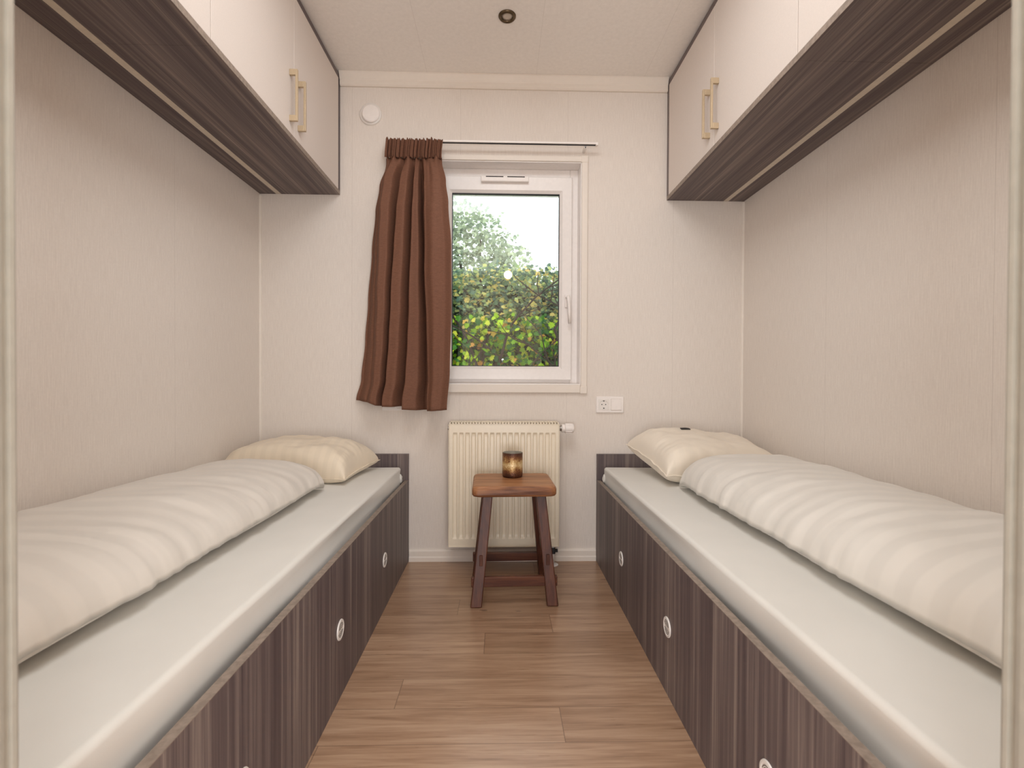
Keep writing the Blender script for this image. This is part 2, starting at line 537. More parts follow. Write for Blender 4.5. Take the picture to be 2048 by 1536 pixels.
b.box(OX0, OX0 + t, -.002, .085, OZ0, OZ1).box(OX1 - t, OX1, -.002, .085, OZ0, OZ1).box(OX0 + t, OX1 - t, -.002, .085, OZ1 - t, OZ1).box(OX0 + t, OX1 - t, -.002, .085, OZ0, OZ0 + t)
b.build('reveal', M['upvc'], win)
FX0, FX1, FZ0, FZ1 = OX0 + t, OX1 - t, OZ0 + t, OZ1 - t
b = MB()   # fixed frame
fw = .040
b.box(FX0, FX0 + fw, .080, .14, FZ0, FZ1).box(FX1 - fw, FX1, .080, .14, FZ0, FZ1).box(FX0 + fw, FX1 - fw, .080, .14, FZ1 - fw, FZ1).box(FX0 + fw, FX1 - fw, .080, .14, FZ0, FZ0 + fw)
b.build('window_frame', M['upvc'], win, bevel=.003)
GX0, GX1, GZ0, GZ1 = 0.9315, 1.481, 0.9715, 1.854
SX0, SX1, SZ0, SZ1 = 0.868, 1.545, 0.902, 1.938
b = MB()   # opening sash, chamfered towards the glass
def ring(x0, x1, z0, z1, y):
    return [(x0, y, z0), (x1, y, z0), (x1, y, z1), (x0, y, z1)]
rings = [ring(SX0, SX1, SZ0, SZ1, .118), ring(SX0, SX1, SZ0, SZ1, .064), ring(SX0 + .004, SX1 - .004, SZ0 + .004, SZ1 - .004, .060),
         ring(GX0 - .014, GX1 + .014, GZ0 - .014, GZ1 + .014, .060), ring(GX0 - .003, GX1 + .003, GZ0 - .003, GZ1 + .003, .068),
         ring(GX0, GX1, GZ0, GZ1, .070), ring(GX0, GX1, GZ0, GZ1, .118), ring(SX0, SX1, SZ0, SZ1, .118)]
b.loft(rings, cap=False)
bmesh.ops.remove_doubles(b.bm, verts=b.bm.verts, dist=1e-5)
sash = b.build('sash', M['upvc'], win)
b = MB()
rings = [ring(GX0, GX1, GZ0, GZ1, .071), ring(GX0 + .004, GX1 - .004, GZ0 + .004, GZ1 - .005, .0715), ring(GX0 + .004, GX1 - .004, GZ0 + .004, GZ1 - .005, .084), ring(GX0, GX1, GZ0, GZ1, .084), ring(GX0, GX1, GZ0, GZ1, .071)]
b.loft(rings, cap=False)
bmesh.ops.remove_doubles(b.bm, verts=b.bm.verts, dist=1e-5)
b.build('gasket', M['rubber'], sash)
MB().box(GX0 + .001, GX1 - .001, .0775, .0815, GZ0 + .001, GZ1 - .001).build('pane', M['glass'], sash)
# trickle vent
b = MB()
b.prism([(.060, 1.9025), (.043, 1.9025), (.040, 1.906), (.040, 1.929), (.044, 1.934), (.060, 1.936)], 'X', 1.080, 1.320)
tv = b.build('trickle_vent', M['white'], sash, bevel=.002)
b = MB()
b.box(1.104, 1.192, .0385, .041, 1.9245, 1.9285).box(1.212, 1.300, .0385, .041, 1.9245, 1.9285)
b.build('slot', M['dark'], tv)
# handle
b = MB()
b.box(1.508, 1.534, .050, .060, 1.272, 1.338)
hn = b.build('window_handle', M['white'], sash, bevel=.004, seg=3)
b = MB().tube([(1.521, .052, 1.322), (1.521, .036, 1.322), (1.5215, .028, 1.318), (1.524, .026, 1.30), (1.527, .025, 1.25), (1.530, .026, 1.188)], [.010, .010, .0095, .009, .0085, .0075], 14)
b.build('lever', M['white'], hn, smooth=True)

# ------------------------------------------------------------------ curtain rail and curtain
rail = thing('curtain_rail', (1.14, -.055, 2.045), 'thin white curtain rail above the window', 'curtain rail')
MB().box(.636, 1.640, -.068, -.050, 2.045, 2.054).build('track', M['white'], rail, bevel=.0015)
MB().box(.637, 1.638, -.062, -.056, 2.0415, 2.0452).build('runner_groove', M['dark'], rail)
for x in (.70, 1.590):
    br = MB().box(x - .006, x + .006, -.054, -.001, 2.030, 2.0455).build('bracket', M['white'], rail, bevel=.002)
    MB().lathe([(.0, -.0045), (.0028, -.0045), (.0028, -.0005), (.0, -.0005)], (x, -.054 + .0005, 2.034), 'Y', 10).build('screw', M['dark'], br)
MB().box(1.6385, 1.650, -.069, -.049, 2.0405, 2.0552).build('end_cap', M['white'], rail, bevel=.002)

Ltab = [(.8005, .4778), (.9036, .5023), (1.0905, .5211), (1.2774, .5346), (1.52, .5527), (1.7154, .5699), (1.8369, .5886), (1.9577, .6261), (2.06, .6323)]
Rtab = [(.7597, .9293), (.9525, .9428), (1.2347, .950), (1.5245, .9483), (1.7298, .9335), (1.8418, .9193), (1.95, .897), (1.9713, .895), (2.06, .9019)]
hem = [(0, .8005), (.2, .7896), (.3, .773), (.5, .7725), (.52, .7591), (.79, .7537), (1, .7597)]
KD = [.000, .030, .060, .062, .022, .056, .060, .014, .052, .046, .002, .060, .078, .074, .056]
KT = [0, .05, .12, .22, .31, .36, .44, .52, .545, .585, .63, .70, .80, .90, 1.0]
KM = [0, .09, .165, .24, .29, .315, .42, .485, .515, .60, .655, .69, .80, .92, 1.0]
KH = [0, .13, .215, .26, .30, .325, .42, .50, .53, .66, .765, .80, .86, .93, 1.0]
NS, NTt = 190, 90
rows = []
for j in range(NTt + 1):
    t = j / NTt
    row = []
    for i in range(NS + 1):
        s = i / NS
        zb = lerp_tab(hem, s)
        z = 1.966 + (zb - 1.966) * t
        x0, x1 = smooth_tab(Ltab, z), smooth_tab(Rtab, z)
        if t < .45:
            k = t / .45
            ks = [a + (c - a) * k for a, c in zip(KT, KM)]
        else:
            k = (t - .45) / .55
            ks = [a + (c - a) * k for a, c in zip(KM, KH)]
        d = smooth_tab(list(zip(ks, KD)), s)
        amp = .55 + .45 * min(1, t / .22)
        pin = math.exp(-((t / .03) ** 2))
        d = d * 1.75 * amp * (1 - .55 * pin) + .022 * pin * (1 + .4 * math.sin(s * 2 * PI * 8))
        # extra small pleat running out of the heading on the right
        d -= .016 * math.exp(-((s - .78) / .035) ** 2) * max(0, 1 - t / .35)
        d += .0035 * noise.noise(Vector((s * 9, t * 3.0, 1.3)))
        d -= .006 * t * t
        row.append((x0 + (x1 - x0) * s, -.026 - max(d, .002), z))
    rows.append(row)
cur = MB().loft(rows, closed=False).build('curtain', M['curtain'], smooth=True)
sd = cur.modifiers.new('thick', 'SOLIDIFY'); sd.thickness = .0016; sd.offset = 0
tag(cur, 'brown gathered curtain pushed to the left side of the window', 'curtain')
rows = []
N = 300
for j in range(13):
    t = j / 12
    row = []
    for i in range(N + 1):
        s = i / N
        jag = .0085 * abs(noise.noise(Vector((s * 23, 5, 0)))) * 1.6 + .004 * max(0, math.sin(s * 2 * PI * 14))
        if s > .9: jag = .003
        z = 1.960 + (2.046 + jag - 1.960) * t
        x0, x1 = smooth_tab(Ltab, z), smooth_tab(Rtab, z)
        ph = s * 2 * PI * 14 + 1.4 * math.sin(s * 9)
        a = .0085 if s < .88 else .004
        d = a * math.sin(ph) + .004 * math.sin(ph * 2.3 + 1)
        row.append((x0 + (x1 - x0) * s, -.0785 - d * (1 - .25 * t), z))
    rows.append(row)
hd = MB().loft(rows, closed=False).build('heading', M['curtain'], cur, smooth=True)
sd = hd.modifiers.new('thick', 'SOLIDIFY'); sd.thickness = .0016; sd.offset = 0

# ------------------------------------------------------------------ overhead cabinets
def cabinet(side, y1, y0, label, far):
    """side: -1 left wall, +1 right wall; from y1 (near window) to y0"""
    xw = 0.0 if side < 0 else W
    xf = .3897 if side < 0 else 2.0086
    zb = 1.808 if side < 0 else 1.803
    zt = 2.388
    def X(a, b): return (min(a, b), max(a, b))
    inn = -side * -1   # towards the wall from the front
    c = thing('overhead_cabinet', ((xw + xf) / 2, (y0 + y1) / 2, zb), label, 'cabinet', 'overhead cabinets along the side walls')
    sgn = 1 if side < 0 else -1        # +x direction of the front
    # bottom board, in two strips beside the inlaid aluminium strip
    xs = .080 if side < 0 else W - .080
    xs2 = xs + sgn * .025
    e = .0004
    yy1, yy0 = y1 - e, y0 + e
    g = .001
    a = X(xw + sgn * g, xs); bb_ = X(xs2, xf - sgn * .0015)
    m = MB(); m.box(*a, yy0, yy1, zb, zb + .018); m.box(*bb_, yy0, yy1, zb, zb + .018)
    m.build('bottom_board', M['wood_y'], c)
    MB().box(*X(xs, xs2), yy0, yy1, zb + .0003, zb + .016).build('inlay_strip', M['alu'], c)
    MB().box(*X(xf - sgn * .0015, xf), yy0, yy1, zb, zb + .018).build('edge_band', M['edge'], c)
    MB().box(*X(xw + sgn * g, xf), yy0, yy1, zt - .022, zt).build('top_board', M['wood_y'], c)
    w1 = .024 if far else .010
    ends = [(yy1 - w1, yy1), (yy0, yy0 + .010)]
    for (p, q) in ends:
        MB().box(*X(xw + sgn * g, xf - (0 if (far and q == yy1) else sgn * .02)), p, q, zb + .018, zt - .022).build('end_panel', M['wood_z'], c)
    MB().box(*X(xw + sgn * g, xw + sgn * .008), yy0 + .01, yy1 - w1, zb + .018, zt - .022).build('back_panel', M['door_white'], c)
    ym = (y0 + (y1 if not far else y1)) / 2
    gap = .0015
    spans = [(ym + gap, (yy1 - w1 - .001) if far else (y1 - gap)), (y0 + gap, ym - gap)]
    for k, (d0, d1) in enumerate(spans):
        d = MB().box(*X(xf, xf - sgn * .018), d0, d1, zb + .0185, zt - .0235).build('door', M['door_white'], c, bevel=.0012)
        hy = (d0 + .036) if k == 0 else (d1 - .036)
        h = MB()
        x_in, x_out = xf, xf + sgn * .030
        zt_, zb_ = 2.0585, 1.8665
        h.box(*X(x_out, x_out - sgn * .0075), hy - .0055, hy + .0055, zb_, zt_)
        h.box(*X(x_in, x_out - sgn * .0074), hy - .0055, hy + .0055, zt_ - .0215, zt_)
        h.box(*X(x_in, x_out - sgn * .0074), hy - .0055, hy + .0055, zb_, zb_ + .0215)
        h.build('handle', M['brass'], d, bevel=.0009)
cabinet(-1, -.0015, -1.060, 'left overhead cabinet nearest the window, two white doors with brass handles', True)
cabinet(-1, -1.060, -2.0285, 'left overhead cabinet nearest the doorway, cut off by the top of the photo', False)
cabinet(1, -.0015, -1.060, 'right overhead cabinet nearest the window, two white doors with brass handles', True)
cabinet(1, -1.060, -2.0285, 'right overhead cabinet nearest the doorway, cut off by the top of the photo', False)

# ------------------------------------------------------------------ beds
def bed(side, label):
    s = 1 if side < 0 else -1
    def X(u): return u if side < 0 else W - u         # u = distance from the wall
    XO = .7301 if side < 0 else W - 1.6642
    zt = .405
    def bx(u0, u1, *r): a, b_ = sorted((X(u0), X(u1))); return (a, b_) + r
    c = thing('bed', (X(.365), -1.01, 0), label, 'bed', 'single beds along the side walls')
    MB().box(*bx(XO - .0175, XO, YF + .002, -.0205, 0.0005, zt - .0012)).build('side_panel', M['wood_z'], c)
    MB().box(*bx(XO - .018, XO, YF + .002, -.0205, zt - .0012, zt)).build('edge_band', M['edge'], c)
    MB().box(*bx(.001, XO, -.0200, -.0015, 0.0005, .5345)).build('headboard', M['wood_z'], c)
    MB().box(*bx(.001, XO - .018, YF + .002, YF + .020, 0.0005, zt)).build('footboard', M['wood_z'], c)
    MB().box(*bx(.001, XO - .018, YF + .021, -.021, .262, .290)).build('bed_base', M['edge'], c)
    for (y, z) in ((-.507, .196), (-1.033, .196), (-1.556, .194)):
        v = MB().lathe([(.0, 0), (.0275, 0), (.0285, s * .001), (.0275, s * .0035), (.0225, s * .0042), (.021, s * .003), (.0, s * .003)], (X(XO), y, z), 'X', 36).build('air_vent', M['vinyl'], c, smooth=False)
        # louvre slots: short arcs on both sides of the middle web
        d = MB()
        for r_ in (.0062, .0105, .0148, .0188):
            for a0, a1 in ((.30, PI - .30), (PI + .30, 2 * PI - .30)):
                n = 14
                lo = []; hi = []
                pts_o = [(r_ + .0008, a0 + (a1 - a0) * k / n) for k in range(n + 1)]
                pts_i = [(r_ - .0008, a0 + (a1 - a0) * k / n) for k in range(n + 1)]
                for k in range(n):
                    q = [pts_o[k], pts_o[k + 1], pts_i[k + 1], pts_i[k]]
                    vv = [(y + rr * math.cos(aa), z + rr * math.sin(aa)) for rr, aa in q]
                    d.prism(vv, 'X', X(XO) + s * .0028, X(XO) + s * .0034)
        d.build('slot', M['slot'], v)
    return c
bed(-1, 'left single bed with grey oak panelled side')
bed(1, 'right single bed with grey oak panelled side')

ZM = .475
def mattress(side, label):
    def X(u): return u if side < 0 else W - u
    XE = .700 if side < 0 else W - 1.692
    y1, y0 = -.026, YF + .025
    n = 130
    rows = []
    for j in range(n + 1):
        # denser rows at the ends for the rounding
        v = j / n
        if v < .12: f = .04 * (1 - math.cos(v / .12 * PI / 2))
        elif v > .88: f = 1 - .04 * (1 - math.cos((1 - v) / .12 * PI / 2))
        else: f = .04 + (v - .12) / .76 * .92
        y = y1 + (y0 - y1) * f
        dist = min(y1 - y, y - y0)
        ed = .030
        k = 1 - max(0, 1 - dist / ed)
        rr = math.sqrt(max(0, 1 - (1 - k) ** 2))
        zt = ZM - .022 * (1 - rr)
        xe = XE - .022 * (1 - rr)
        zb = .2915
        prof = [(.004, zb), (.0025, zb + .02), (.0025, zt - .022), (.008, zt - .006), (.03, zt - .0008)]
        for k_ in range(1, 10): prof.append((.03 + (xe - .06) * k_ / 10, zt))
        R_ = .012
        for k_ in range(0, 9):
            a = PI / 2 * (1 - k_ / 8)
            prof.append((xe - R_ + R_ * math.cos(a), zt - R_ + R_ * math.sin(a)))
        for z in [zt - R_ - (zt - R_ - zb - .012) * k_ / 10 for k_ in range(1, 10)]:
            # the sheet hangs a little slack on the side
            t = (zt - z) / (zt - zb)
            sag = -.010 * math.sin(min(1, t) * PI) + .014 * noise.noise(Vector((y * 2.1 + (z - .4) * 5.0, z * 9, 3 + side)))
            sag += .0055 * math.sin((y * 5 + z * 34)) * math.sin(min(1, t) * PI)
            lim = .7075 if side < 0 else W - 1.6642 - .0225
            prof.append((min(xe + sag, lim), z))
        prof += [(xe - .006, zb + .006), (xe - .02, zb)]
        rows.append([(X(u + .0015 * noise.noise(Vector((u * 7, y * 5, z * 7)))), y, z + (.0018 * noise.noise(Vector((u * 5, y * 4, 2))) if z > .44 else 0)) for u, z in prof])
    o = MB().loft(rows).build('mattress', M['sheet'], smooth=True)
    o.data.polygons[-1].use_smooth = False; o.data.polygons[-2].use_smooth = False
    b = MB()
    rows_ = []
    for k in range(13):
        a = PI * k / 12
        r_ = .020 * math.sin(a) + .0004
        rows_.append([(X(XE - .004 + .55 * r_ * math.cos(q) * (1 + .4 * noise.noise(Vector((k * .6, q, side))))), -.050 + .9 * r_ * math.sin(q), .418 + .024 * math.cos(a) + .003 * noise.noise(Vector((q * 2, k * .5, 4)))) for q in [2 * PI * i / 20 for i in range(20)]])
    b.loft(rows_).build('tucked_sheet', M['sheet'], o, smooth=True)
    return tag(o, label, 'mattress', 'white mattresses on the beds')
mattress(-1, 'white sheeted mattress on the left bed, topped by the cream pillow')
mattress(1, 'white sheeted mattress on the right bed, topped by the ivory pillow')

def duvet(side, label, y1, y0, uo, htop, mat, seed):
    def X(u): return u if side < 0 else W - u
    n, m = 150, 72
    z0 = ZM + .0022
    low = .044
    rows = []
    for j in range(n + 1):
        v = j / n
        f = v
        if v < .2: f = .06 * (1 - math.cos(v / .2 * PI / 2)) 
        elif v > .8: f = 1 - .06 * (1 - math.cos((1 - v) / .2 * PI / 2))
        else: f = .06 + (v - .2) / .6 * .88
        y = y1 + (y0 - y1) * f
        d1, d0 = y1 - y, y - y0
        k1 = min(1, d1 / .12); k0 = min(1, d0 / .14)
        hf = (1 - (1 - k1) ** 2.4) ** .62 * (1 - (1 - k0) ** 2.4) ** .6
        h = htop * hf * (1 + .06 * noise.noise(Vector((y * 3, seed, 0))) + .05 * (y1 - y))
        lw = low * max(.06, hf)
        out = uo + .012 * noise.noise(Vector((y * 2.6, seed, 7))) - .022 * (1 - hf)
        ui = .006
        uc, a = (out + ui) / 2, (out - ui) / 2
        row = []
        for i in range(m):
            th = 2 * PI * i / m
            cx_, sx_ = math.cos(th), math.sin(th)
            if sx_ >= 0:
                u = uc + a * math.copysign(abs(cx_) ** (2 / 3.6), cx_)
                z = z0 + lw + h * abs(sx_) ** (2 / 2.5)
                # the crest sits nearer the aisle, falling to the wall
                z -= .020 * hf * max(0, (uc - u) / a) ** 2
                z -= .012 * hf * max(0, (u - uc) / a) ** 3
            else:
                u = uc + (a - .026 * abs(sx_)) * math.copysign(abs(cx_) ** (2 / 4.2), cx_)
                z = z0 + lw - lw * abs(sx_) ** (2 / 3.0)
            p = Vector((u, y, z))
            # wrinkles: broad puffs plus short pulls from the front edge
            w = .010 * noise.noise(Vector((u * 5.5, y * 4.2, z * 5 + seed)))
            w += .006 * noise.noise(Vector((u * 9, y * 13, z * 6 + seed)))
            fr = max(0, (u - uc) / a) ** 2
            w += .0075 * fr * noise.noise(Vector((y * 34, u * 6, z * 4 + seed)))
            w += .003 * noise.noise(Vector((u * 20, y * 26, seed)))
            w *= hf
            if sx_ > -.2:
                nx = cx_; nz = max(0, sx_)
                u += w * nx; z += w * nz
            u = max(u, .004)
            row.append((X(u), y, max(z, z0)))
        rows.append(row)
    o = MB().loft(rows).build('duvet', mat, smooth=True)
    return tag(o, label, 'duvet', 'folded striped duvets on the beds')
duvet(-1, 'cream striped duvet folded lengthwise on the left bed', -.520, -1.99, .520, .088, M['duvet'], 3.0)
duvet(1, 'white striped duvet folded lengthwise on the right bed', -.505, -1.99, .530, .105, M['duvet_r'], 11.0)

def pillow(cx, cy, sx, sy, ht, hb, rotz, tilt, zbase, mat, label, seed, roll=0, taper=0.0):
    n = 64
    bm = MB()
    xf = Matrix.Translation((cx, cy, zbase)) @ Matrix.Rotation(rotz, 4, 'Z') @ Matrix.Rotation(tilt, 4, 'X') @ Matrix.Rotation(roll, 4, 'Y')
    def pt(u, v, sgn):
        # edges drawn in between the corners
        x = sx * u * (1 - .075 * (1 - v * v) * abs(u) ** 3)
        y = sy * v * (1 - .085 * (1 - u * u) * abs(v) ** 3)
        e = (max(0, 1 - abs(u) ** 3.6) * max(0, 1 - abs(v) ** 3.6)) ** .40
        hgt = (ht if sgn > 0 else hb) * e * (1 + taper * u)
        w = 0
        if sgn > 0:
            w = .012 * noise.noise(Vector((u * 2.2, v * 2.2, seed))) + .004 * noise.noise(Vector((u * 6, v * 6, seed + 3)))
            edge = max(abs(u), abs(v))
            # gathers running in from the seam
            al = u if abs(v) > abs(u) else v
            w += .0055 * noise.noise(Vector((al * 11, edge * 2, seed + 8))) * max(0, (edge - .45) / .55)
            w *= min(1, e * 1.6)
        wave = .004 * noise.noise(Vector((u * 5, v * 5, seed + 20))) * (1 - min(1, e * 2))
        return xf @ Vector((x, y, sgn * hgt + w + wave))
    top = {}; bot = {}
    for i in range(n + 1):
        for j in range(n + 1):
            u = math.sin((2 * i / n - 1) * PI / 2); v = math.sin((2 * j / n - 1) * PI / 2)
            u = .5 * u + .5 * (2 * i / n - 1); v = .5 * v + .5 * (2 * j / n - 1)
            p = pt(u, v, 1)
            top[i, j] = bm.bm.verts.new(p)
            if i in (0, n) or j in (0, n): bot[i, j] = top[i, j]
            else:
                q = pt(u, v, -1); q.z = max(q.z, ZM + .0025)
                bot[i, j] = bm.bm.verts.new(q)
    for i in range(n):
        for j in range(n):
            bm.bm.faces.new((top[i, j], top[i + 1, j], top[i + 1, j + 1], top[i, j + 1]))
            bm.bm.faces.new((bot[i, j], bot[i, j + 1], bot[i + 1, j + 1], bot[i + 1, j]))
    o = bm.build('pillow', mat, smooth=True)
    tag(o, label, 'pillow', 'pillows at the head of the beds')
    # seam flange all round
    ed = []
    for k in range(n): ed.append((k, 0))
    for k in range(n): ed.append((n, k))
    for k in range(n): ed.append((n - k, n))
    for k in range(n): ed.append((0, n - k))
    cpos = {}
    pts = []
    for (i, j) in ed:
        u = .5 * math.sin((2 * i / n - 1) * PI / 2) + .5 * (2 * i / n - 1)
        v = .5 * math.sin((2 * j / n - 1) * PI / 2) + .5 * (2 * j / n - 1)
        pts.append((pt(u, v, 1), xf.to_3x3() @ Vector((u, v, 0)).normalized()))
    rows = []
    inner = [p - d * .004 for p, d in pts]
    outer = [p + d * (.007 + .003 * noise.noise(p * 40)) + Vector((0, 0, .003 * noise.noise(p * 30))) for p, d in pts]
    for q in (inner, outer):
        for p in q: p.z = max(p.z, ZM + .003)
        rows.append(q)
    fl = MB(); fl.loft(rows, cap=False)
    f = fl.build('seam_flange', mat, o, smooth=True)
    sd = f.modifiers.new('thick', 'SOLIDIFY'); sd.thickness = .002; sd.offset = 1
    return o, pt
pl, _ = pillow(.303, -.245, .285, .180, .128, .040, math.radians(-7.5), math.radians(3), .510, M['pillow_l'], 'cream striped pillow on the left bed', 2.0, roll=math.radians(0))
pr, xfr = pillow(2.095, -.265, .285, .195, .112, .06, math.radians(9), math.radians(11), .550, M['pillow_r'], 'ivory pillow on the right bed, leaning on the headboard', 9.0, roll=math.radians(2), taper=-.12)

# ------------------------------------------------------------------ radiator
rad = thing('radiator', (1.2015, -.065, .104), 'cream ribbed panel radiator under the window', 'radiator')
RX0, RX1, RZ0, RZ1 = .9355, 1.4665, .1045, .689
xs = []
pitch = (1.4368 - .9665) / 16
def rib(x):
    u = (x - .9665) / pitch
    k = round(u)
    if k < 0 or k > 16: return 0.0
    d = abs(u - k)
    return 1.0 if d < .24 else (max(0, 1 - (d - .24) / .14))
NX = 340
zs = [RZ0, RZ0 + .002, .140, .1415, .150, .160] + [.16 + (.632 - .16) * k / 6 for k in range(1, 6)] + [.632, .641, .650, .6515, RZ1 - .002, RZ1]
rows = []
for z in zs:
    row = []
    kz = 0 if (z < .1405 or z > .651) else (min(1, (z - .1405) / .012) if z < .3 else min(1, (.651 - z) / .012))
    for i in range(NX + 1):
        x = RX0 + .004 + (RX1 - RX0 - .008) * i / NX
        row.append((x, -.099 + .006 * kz * rib(x), z))
    rows.append(row)
back = [[(p[0], -.0915, p[2]) for p in r] for r in rows]
fp = MB(); fp.loft(rows, closed=False)
loop = lambda rws: rws
# rim so that the front plate has thickness
edge_loop_front = [rows[0][0], rows[0][-1], rows[-1][-1], rows[-1][0]]
fp.build('front_panel', M['radiator'], rad)
MB().box(RX0 + .004, RX1 - .004, -.0925, -.0915, RZ0, RZ1 - .001).build('front_plate', M['radiator'], rad)
MB().box(RX0 + .004, RX1 - .004, -.036, -.032, RZ0, RZ1 - .002).build('back_panel', M['radiator'], rad)
fins = MB()
for k in range(40):
    x = RX0 + .012 + (RX1 - RX0 - .024) * k / 39
    fins.box(x - .0006, x + .0006, -.0905, -.0365, RZ0 + .02, RZ1 - .03)
fins.build('convector_fin', M['radiator'], rad)
for x0, x1 in ((RX0, RX0 + .0035), (RX1 - .0035, RX1)):
    MB().box(x0, x1, -.101, -.030, RZ0 - .002, RZ1 + .001).build('side_panel', M['radiator'], rad, bevel=.0015)
b = MB()
b.box(RX0 + .0036, RX1 - .0036, -.101, -.090, RZ1 + .0005, RZ1 + .0025)
b.box(RX0 + .0036, RX1 - .0036, -.041, -.030, RZ1 + .0005, RZ1 + .0115)
for k in range(38):
    x = RX0 + .0065 + (RX1 - RX0 - .013) * k / 37
    b.box(x - .0027, x + .0027, -.0905, -.0405, RZ1 + .001, RZ1 + .0085)
b.build('top_grille', M['radiator'], rad)
MB().box(RX0 + .0036, RX1 - .0036, -.1012, -.094, RZ0 - .002, RZ0 + .001).build('bottom_rail', M['radiator'], rad)
for x in (1.03, 1.37):
    MB().box(x - .012, x + .012, -.031, -.0005, .62, .66).build('wall_bracket', M['radiator'], rad)
# thermostat
vx = MB().lathe([(0, 0), (.011, 0), (.011, .005), (.014, .006), (.014, .014), (.011, .015), (0, .015)], (RX1, -.062, .668), 'X', 20).build('valve_collar', M['chrome'], rad)
prof = [(0, 0), (.019, 0), (.0205, .002), (.0205, .012), (.0185, .014), (.0235, .017), (.0245, .020), (.0235, .050), (.022, .057), (.018, .060), (0, .060)]
th = MB().lathe(prof, (RX1 + .0135, -.062, .668), 'X', 32).build('thermostat_head', M['white'], rad, smooth=False, bevel=.001)
b = MB()
for k in range(10):
    a = 2 * PI * k / 10
    b.box(RX1 + .034, RX1 + .062, -.062 + .0235 * math.cos(a) - .0018, -.062 + .0235 * math.cos(a) + .0018, .668 + .0235 * math.sin(a) - .0018, .668 + .0235 * math.sin(a) + .0018)
b.build('grip_rib', M['white'], th)
# vent plug on the left
MB().lathe([(0, 0), (.008, 0), (.008, .008), (0, .008)], (RX0 - .0075, -.062, .667), 'X', 16).build('bleed_plug', M['chrome'], rad)
# supply pipes
for x in (1.395, 1.440):
    MB().tube([(x, -.064, .1045), (x, -.064, .001)], .008, 14).build('supply_pipe', M['white'], rad, smooth=True)
b = MB(); b.box(1.383, 1.452, -.078, -.052, .058, .086)
vb = b.build('valve_block', M['rubber'], rad, bevel=.004)
MB().lathe([(0, 0), (.008, 0), (.008, .012), (0, .012)], (1.452, -.066, .072), 'X', 14).build('lockshield', M['rubber'], vb)
MB().loft([[(1.4175 + (.050 - d) * math.cos(a * PI / 24) * 1.0, -.062 + (.031 - d) * math.sin(a * PI / 24), h) for a in range(48)] for d, h in ((0, .0005), (0, .004), (.003, .0065), (.012, .007))]).build('floor_rose', M['white'], rad)

# ------------------------------------------------------------------ stool and candle holder
ST = Vector((1.2365, -.332, 0))
RZ = Matrix.Translation(ST) @ Matrix.Rotation(math.radians(1.8), 4, 'Z')
st = thing('stool', ST, 'small reddish brown wooden stool in front of the radiator', 'stool')
ZS = .476
hw, hd_, thk = .171, .145, .044
b = MB()
n = 9
def rrect(hx, hy, r, z, wob=0):
    pts = []
    for (sx, sy, a0) in ((1, 1, 0), (-1, 1, PI / 2), (-1, -1, PI), (1, -1, 1.5 * PI)):
        for k in range(n):
            a = a0 + PI / 2 * k / (n - 1)
            pts.append((sx * (hx - r) + r * math.cos(a), sy * (hy - r) + r * math.sin(a), z))
    return pts
rows = []
for (ins, z, ) in ((.012, ZS - thk), (.004, ZS - thk + .003), (0, ZS - thk + .010), (0, ZS - .014), (.003, ZS - .006), (.008, ZS - .0018), (.016, ZS)):
    row = rrect(hw - ins, hd_ - ins, .024, z)
    rows.append([(p[0] + .0022 * noise.noise(Vector((p[0] * 14, p[1] * 14, z * 20))), p[1] + .0022 * noise.noise(Vector((p[0] * 14 + 9, p[1] * 14, z * 20))), p[2]) for p in row])
b.loft(rows)
b.build('seat', M['stool_top'], st, smooth=False, bevel=.002, xf=RZ)
zt_ = ZS - thk
lt = {}
for sx in (-1, 1):
    for sy in (-1, 1):
        b = MB()
        tx, ty = sx * .108, sy * .098          # leg axis at the top
        bx_, by_ = sx * .153, sy * .147         # and at the floor
        w0, d0, w1, d1 = .0225, .0185, .0205, .0175
        bot = [(bx_ - w0, by_ - d0, .0005), (bx_ + w0, by_ - d0, .0005), (bx_ + w0, by_ + d0, .0005), (bx_ - w0, by_ + d0, .0005)]
        top = [(tx - w1, ty - d1, zt_ + .004), (tx + w1, ty - d1, zt_ + .004), (tx + w1, ty + d1, zt_ + .004), (tx - w1, ty + d1, zt_ + .004)]
        b.hexa(bot, top)
        b.build('leg', M['stool_leg'], st, bevel=.004, seg=3, xf=RZ)
def axis_at(sx, sy, z):
    k = z / zt_
    return (sx * (.153 + (.108 - .153) * k), sy * (.147 + (.098 - .147) * k))
for sy in (-1, 1):       # front and back rails, low, tenons showing outside the legs
    z0, z1 = (.074, .114)
    zc = (z0 + z1) / 2
    x, y = axis_at(1, sy, zc)
    MB().box(-x - .030, x + .030, y - .010, y + .010, z0, z1).build('stretcher', M['stool_rail'], st, bevel=.003, xf=RZ)
for sx in (-1, 1):       # side rails, higher, tenons showing in front of the legs
    z0, z1 = (.160, .202)
    x, y = axis_at(sx, 1, (z0 + z1) / 2)
    MB().box(x - .0065, x + .0065, -y - .024, y + .024, z0, z1).build('stretcher', M['stool_leg'], st, bevel=.002, xf=RZ)

TC = (1.2365, -.275)
tb = MB().lathe([(0, ZS + .0006), (.041, ZS + .0006), (.0445, ZS + .004), (.045, ZS + .012), (.0445, ZS + .106), (.0438, ZS + .1075), (.0425, ZS + .106), (.0425, ZS + .012), (.039, ZS + .008), (0, ZS + .008)], (TC[0], TC[1], 0), 'Z', 56).build('candle_holder', [M['tumbler'], M['tumbler_in']], smooth=False)
for p in tb.data.polygons:
    p.use_smooth = True
    c = p.center
    rad_ = math.hypot(c.x, c.y)
    if c.z > .006 and (p.normal.x * c.x + p.normal.y * c.y < -.001 or rad_ < .040): p.material_index = 1
tag(tb, 'round mottled bronze candle holder standing on the stool', 'candle holder')

